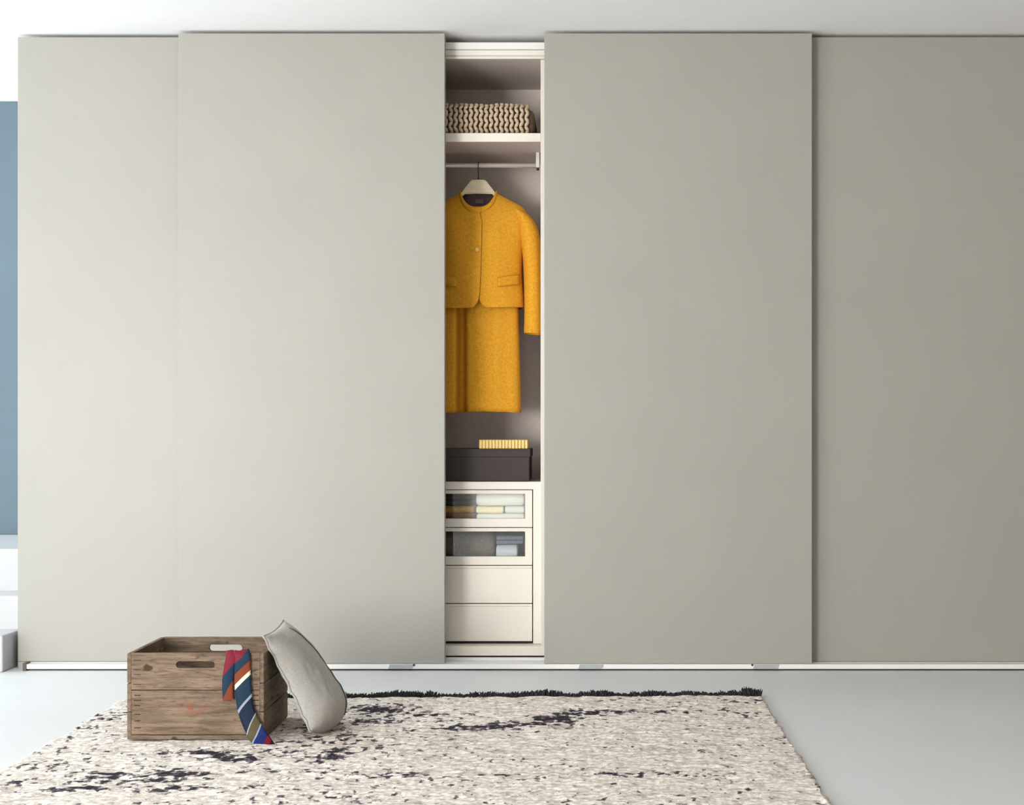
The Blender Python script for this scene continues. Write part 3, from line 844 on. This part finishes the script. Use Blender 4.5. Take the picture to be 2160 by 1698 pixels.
def stadium(cx, cz, w_, h_, n=8):
    r = h_ / 2; pts = []
    for k in range(n + 1):
        a = math.pi / 2 - math.pi * k / n; pts.append((cx + w_ / 2 - r + r * math.cos(a), cz + r * math.sin(a)))
    for k in range(n + 1):
        a = -math.pi / 2 - math.pi * k / n; pts.append((cx - w_ / 2 + r + r * math.cos(a), cz + r * math.sin(a)))
    return pts
IX0, IX1 = GX0 + TH, GX1 - TH
ZM = 0.1685
def wob(z): return z
for (ya, yb_, hx) in ((GY0, GY0 + TH, -1.219), (GY1 - TH, GY1, -1.211)):
    front = ya == GY0
    bm = bmesh.new()
    n = 14
    top = [(IX0 + (IX1 - IX0) * k / n, GZ1 + 0.0012 * noise.noise((k * 0.9, ya * 3, 0))) for k in range(n, -1, -1)]
    bm_extrude_outline(bm, [(IX0, ZM + 0.0012), (IX1, ZM + 0.0012)] + top, ya, yb_, [stadium(hx, 0.2475, 0.122 if front else 0.112, 0.0225)])
    obj('plank', bm, mwx, cr8)
    bm = bmesh.new(); bm_box(bm, IX0, IX1, ya + 0.0006, yb_, 0.0285, ZM - 0.0012, 0.0015)
    obj('plank', bm, mws if front else mwx, cr8)
    bm = bmesh.new(); bm_box(bm, IX0 - 0.004, IX1 + 0.004, ya + 0.001, yb_, GZ0, 0.0270, 0.0012)
    obj('bottom_rail', bm, mwx, cr8)
for (xa, xb) in ((GX0, GX0 + TH), (GX1 - TH, GX1)):
    for z0, z1 in ((GZ0, 0.0985), (0.1005, 0.1885), (0.1905, GZ1 - 0.001)):
        bm = bmesh.new(); bm_box(bm, xa, xb, GY0 + 0.0004, GY1, z0, z1, 0.0015)
        obj('plank', bm, mwy, cr8)
for k in range(4):
    y0 = GY0 + TH + k * (GY1 - GY0 - 2 * TH) / 4
    bm = bmesh.new(); bm_box(bm, IX0, IX1, y0 + 0.001, y0 + (GY1 - GY0 - 2 * TH) / 4 - 0.001, 0.0285, 0.0385, 0.001)
    obj('plank', bm, mwx, cr8)
mn = mat('rusty_nail_slot', srgb(62, 44, 34), 0.9, 200, 0.3)
nail_me = None
for x, sg in ((IX0 + 0.019, 1), (IX1 - 0.012, -1)):
    for z in (0.262, 0.232, 0.217, 0.186, 0.152, 0.136, 0.120, 0.092, 0.072, 0.050):
        L = random.uniform(0.012, 0.024) * (1 if sg > 0 else 0.7)
        bm = bmesh.new(); bm_box(bm, x - L * 0.6, x + L * 0.6, GY0 - 0.0004, GY0 + 0.002, z - 0.0016, z + 0.0016, 0.0008)
        obj('nail_groove', bm, mn, cr8)

# ------------------------------------------------------------------ necktie over the crate front
def tie_material():
    m = bpy.data.materials.new('striped_tie_silk'); m.use_nodes = True
    nt = m.node_tree; n = nt.nodes; l = nt.links; p = n['Principled BSDF']
    p.inputs['Roughness'].default_value = 0.6; p.inputs['Specular IOR Level'].default_value = 0.2
    uv = n.new('ShaderNodeUVMap'); uv.uv_map = 'UVMap'
    sp_ = n.new('ShaderNodeSeparateXYZ'); l.new(uv.outputs[0], sp_.inputs[0])
    ml = n.new('ShaderNodeMath'); ml.operation = 'MULTIPLY_ADD'; l.new(sp_.outputs['Y'], ml.inputs[0]); ml.inputs[1].default_value = 0.105; l.new(sp_.outputs['X'], ml.inputs[2])
    r = n.new('ShaderNodeValToRGB'); r.color_ramp.interpolation = 'CONSTANT'; e = r.color_ramp.elements
    navy, teal, red, rust, white, blue, olive, wine, silver = srgb(16, 30, 54), srgb(18, 46, 68), srgb(118, 24, 46), srgb(124, 58, 30), srgb(214, 208, 190), srgb(28, 44, 100), srgb(84, 74, 48), srgb(50, 16, 28), srgb(150, 154, 168)
    stops = [(0.0, teal), (0.085, silver), (0.105, red), (0.21, teal), (0.285, rust), (0.355, white), (0.39, teal), (0.53, silver), (0.553, navy), (0.69, silver), (0.70, olive), (0.785, silver), (0.797, blue), (0.895, red), (0.95, wine)]
    while len(e) < len(stops): e.new(0.5)
    for k, (pos, c) in enumerate(stops): e[k].position = pos; e[k].color = c
    l.new(ml.outputs[0], r.inputs[0]); l.new(r.outputs[0], p.inputs['Base Color'])
    tc = n.new('ShaderNodeTexCoord'); nz = n.new('ShaderNodeTexNoise'); nz.inputs['Scale'].default_value = 500; l.new(tc.outputs['Object'], nz.inputs['Vector'])
    bp = n.new('ShaderNodeBump'); bp.inputs['Strength'].default_value = 0.2; bp.inputs['Distance'].default_value = 0.001
    l.new(nz.outputs['Fac'], bp.inputs['Height']); l.new(bp.outputs[0], p.inputs['Normal'])
    return m
mtie = tie_material()
tie = thing('necktie', (-1.06, -1.41, 0.0135), 'striped navy, red and white necktie draped over the crate', 'necktie')
def ribbon(name, ctrl, u0, u1, thick=0.005, point=True):
    """ctrl: (x, y, z, width, slant) ; u runs along the length"""
    P = [Vector(c[:3]) for c in ctrl]; n = 48
    L = [0.0]
    for a, b in zip(P, P[1:]): L.append(L[-1] + (b - a).length)
    def at(s):
        for k in range(len(P) - 1):
            if s <= L[k + 1] or k == len(P) - 2:
                t = (s - L[k]) / (L[k + 1] - L[k])
                p0, p1, p2, p3 = P[max(k - 1, 0)], P[k], P[k + 1], P[min(k + 2, len(P) - 1)]
                q = 0.5 * ((2 * p1) + (p2 - p0) * t + (2 * p0 - 5 * p1 + 4 * p2 - p3) * t * t + (3 * p1 - p0 - 3 * p2 + p3) * t ** 3)
                return q, ctrl[k][3] + (ctrl[k + 1][3] - ctrl[k][3]) * t
    rows, uvs = [], []
    K = 9
    for i in range(n + 1):
        s = L[-1] * i / n
        c, w_ = at(s); c2, _ = at(min(L[-1], s + 0.002)); c1, _ = at(max(0, s - 0.002))
        t = (c2 - c1).normalized(); side = Vector((t.z, 0, -t.x)) if abs(t.y) < 0.6 else Vector((1, 0, 0))
        side = Vector((1, 0, 0)) - t * t.x; side.normalize()
        row = []
        for j in range(K):
            v = -1 + 2 * j / (K - 1)
            nrm = side.cross(t).normalized()
            if nrm.y > 0 and abs(nrm.y) > 0.2: nrm = -nrm
            row.append(c + side * (v * w_ / 2) + nrm * (0.0025 * (1 - v * v)))
        rows.append(row); uvs.append((u0 + (u1 - u0) * i / n, w_))
    me = grid_mesh(name, rows)
    uvl = me.uv_layers.new(name='UVMap')
    for poly in me.polygons:
        for li_ in poly.loop_indices:
            vi = me.loops[li_].vertex_index; i, j = divmod(vi, K)
            uvl.data[li_].uv = (uvs[i][0], (j / (K - 1) - 0.5) * uvs[i][1] / 0.05)
    o = link(name, me, mtie, tie, smooth=True)
    modifier(o, 'SOLIDIFY', thickness=thick, offset=0)
    return o
k1 = 4.60 / F_PX
def tp_(px, py, dy=0.0, w_=0.05):
    k = (4.60 - dy) / F_PX
    return ((px - 1234) * k, GY0 - dy, CAM_H - (py - 905) * k, w_)
yf = 0.006
ribbon('wide_blade', [(-1.075, GY0 + 0.030, 0.20, 0.046), (-1.077, GY0 + 0.024, 0.27, 0.046), (-1.077, GY0 + 0.008, 0.2905, 0.047),
                      tp_(512, 1385, yf, 0.048), tp_(512, 1420, yf, 0.050), tp_(514, 1460, yf + 0.002, 0.051), tp_(519, 1495, yf + 0.003, 0.050), tp_(530, 1525, yf + 0.006, 0.052),
                      tp_(543, 1550, yf + 0.012, 0.056), tp_(553, 1563, yf + 0.030, 0.056), tp_(572, 1579, yf + 0.062, 0.034)], -0.075, 0.985)
ribbon('narrow_blade', [(-1.108, GY0 + 0.036, 0.20, 0.030), (-1.108, GY0 + 0.026, 0.27, 0.031), (-1.108, GY0 + 0.008, 0.2895, 0.031),
                        tp_(488, 1388, yf - 0.002, 0.031), tp_(484, 1410, yf, 0.032), tp_(481, 1440, yf, 0.033), tp_(482, 1477, yf, 0.032)], 0.02, 0.33)

# ------------------------------------------------------------------ cushion leaning on the crate
mp_ = mat('grey_linen', srgb(168, 164, 158), 0.95, 160, 0.10, 0.35, 600, sheen=0.3)
cu = thing('cushion', (-0.90, -1.20, 0.0135), 'plump grey linen cushion leaning against the wooden crate', 'cushion')
A = Vector((-1.020, -1.345, 0.345)); Bn = Vector((-0.850, -1.395, 0.030)); Bf = Vector((-1.026, -1.005, 0.352))
Vv = (A - Bn); Uu = (Bf - A)
hv = Vv.length / 2; hu = Uu.length / 2
ev = Vv.normalized(); eu = Uu.normalized(); en = eu.cross(ev).normalized()
if en.x < 0: en = -en
ctr = (A + Bn) / 2 + eu * hu
Bg = Vector((-0.800, -1.135, 0.030)); lift = Vector((0, 0, 0))
def cushion_pt(u, v, sgn, inset=0.0):
    T = 0.080
    ve = 2.2 if v > 0 else 3.2
    b = max(0, (1 - abs(u) ** 2.6)) ** 0.5 * max(0, (1 - abs(v) ** ve)) ** 0.5
    pu = u * hu * (1 - 0.07 * (1 - v * v)); pv = v * hv * ((1 - 0.05 * (1 - u * u)) if v > 0 else (1 - 0.15 * u * u * abs(v)))
    low = 1 + 0.30 * max(0, -v) - 0.05 * max(0, v)
    w_ = sgn * T * b * low * (1.0 if sgn > 0 else 0.22) + 0.006 * b * noise.noise((u * 2.3, v * 2.3, sgn * 3)) + 0.004 * b * noise.noise((u * 7, v * 6, 4))
    edge = max(abs(u), abs(v)) ** 8
    w_ += 0.006 * edge * noise.noise((u * 6, v * 6, 8))
    su, sv = (pu / hu + 1) / 2, (pv / hv + 1) / 2
    base = (Bn * (1 - su) + Bg * su) * (1 - sv) + (A * (1 - su) + Bf * su) * sv
    return base + lift + en * (w_ + sgn * inset)
n = 44
def prm(k): 
    t = -1 + 2 * k / n
    return math.copysign(1 - (1 - abs(t)) ** 1.35, t)
bm = bmesh.new()
for sgn in (1, -1):
    g = [[bm.verts.new(cushion_pt(prm(i), prm(j), sgn)) for j in range(n + 1)] for i in range(n + 1)]
    for i in range(n):
        for j in range(n):
            bm.faces.new((g[i][j], g[i + 1][j], g[i + 1][j + 1], g[i][j + 1]))
bmesh.ops.remove_doubles(bm, verts=bm.verts, dist=0.0006)
zmin = min(v.co.z for v in bm.verts)
dz = 0.0125 - zmin
for v in bm.verts: v.co.z += dz
obj('cover', bm, mp_, cu, smooth=True)
lift.z = dz
# seam piping round the rim and the dark zip
bm = bmesh.new()
loop = [(-1 + 2 * k / 24, -1) for k in range(24)] + [(1, -1 + 2 * k / 24) for k in range(24)] + [(1 - 2 * k / 24, 1) for k in range(24)] + [(-1, 1 - 2 * k / 24) for k in range(25)]
bm_tube(bm, [cushion_pt(u, v, 1) for u, v in loop], 0.0032, 6)
obj('piping', bm, mp_, cu, smooth=True)
bm = bmesh.new()
bm_tube(bm, [cushion_pt(0.22 + 0.08 * math.sin(k / 30 * 3), 0.90 - 1.80 * k / 30, 1, 0.001) for k in range(31)], 0.0026, 6)
obj('zip', bm, mat('dark_zip', srgb(66, 64, 62), 0.7, 60, 0.1), cu, smooth=True)
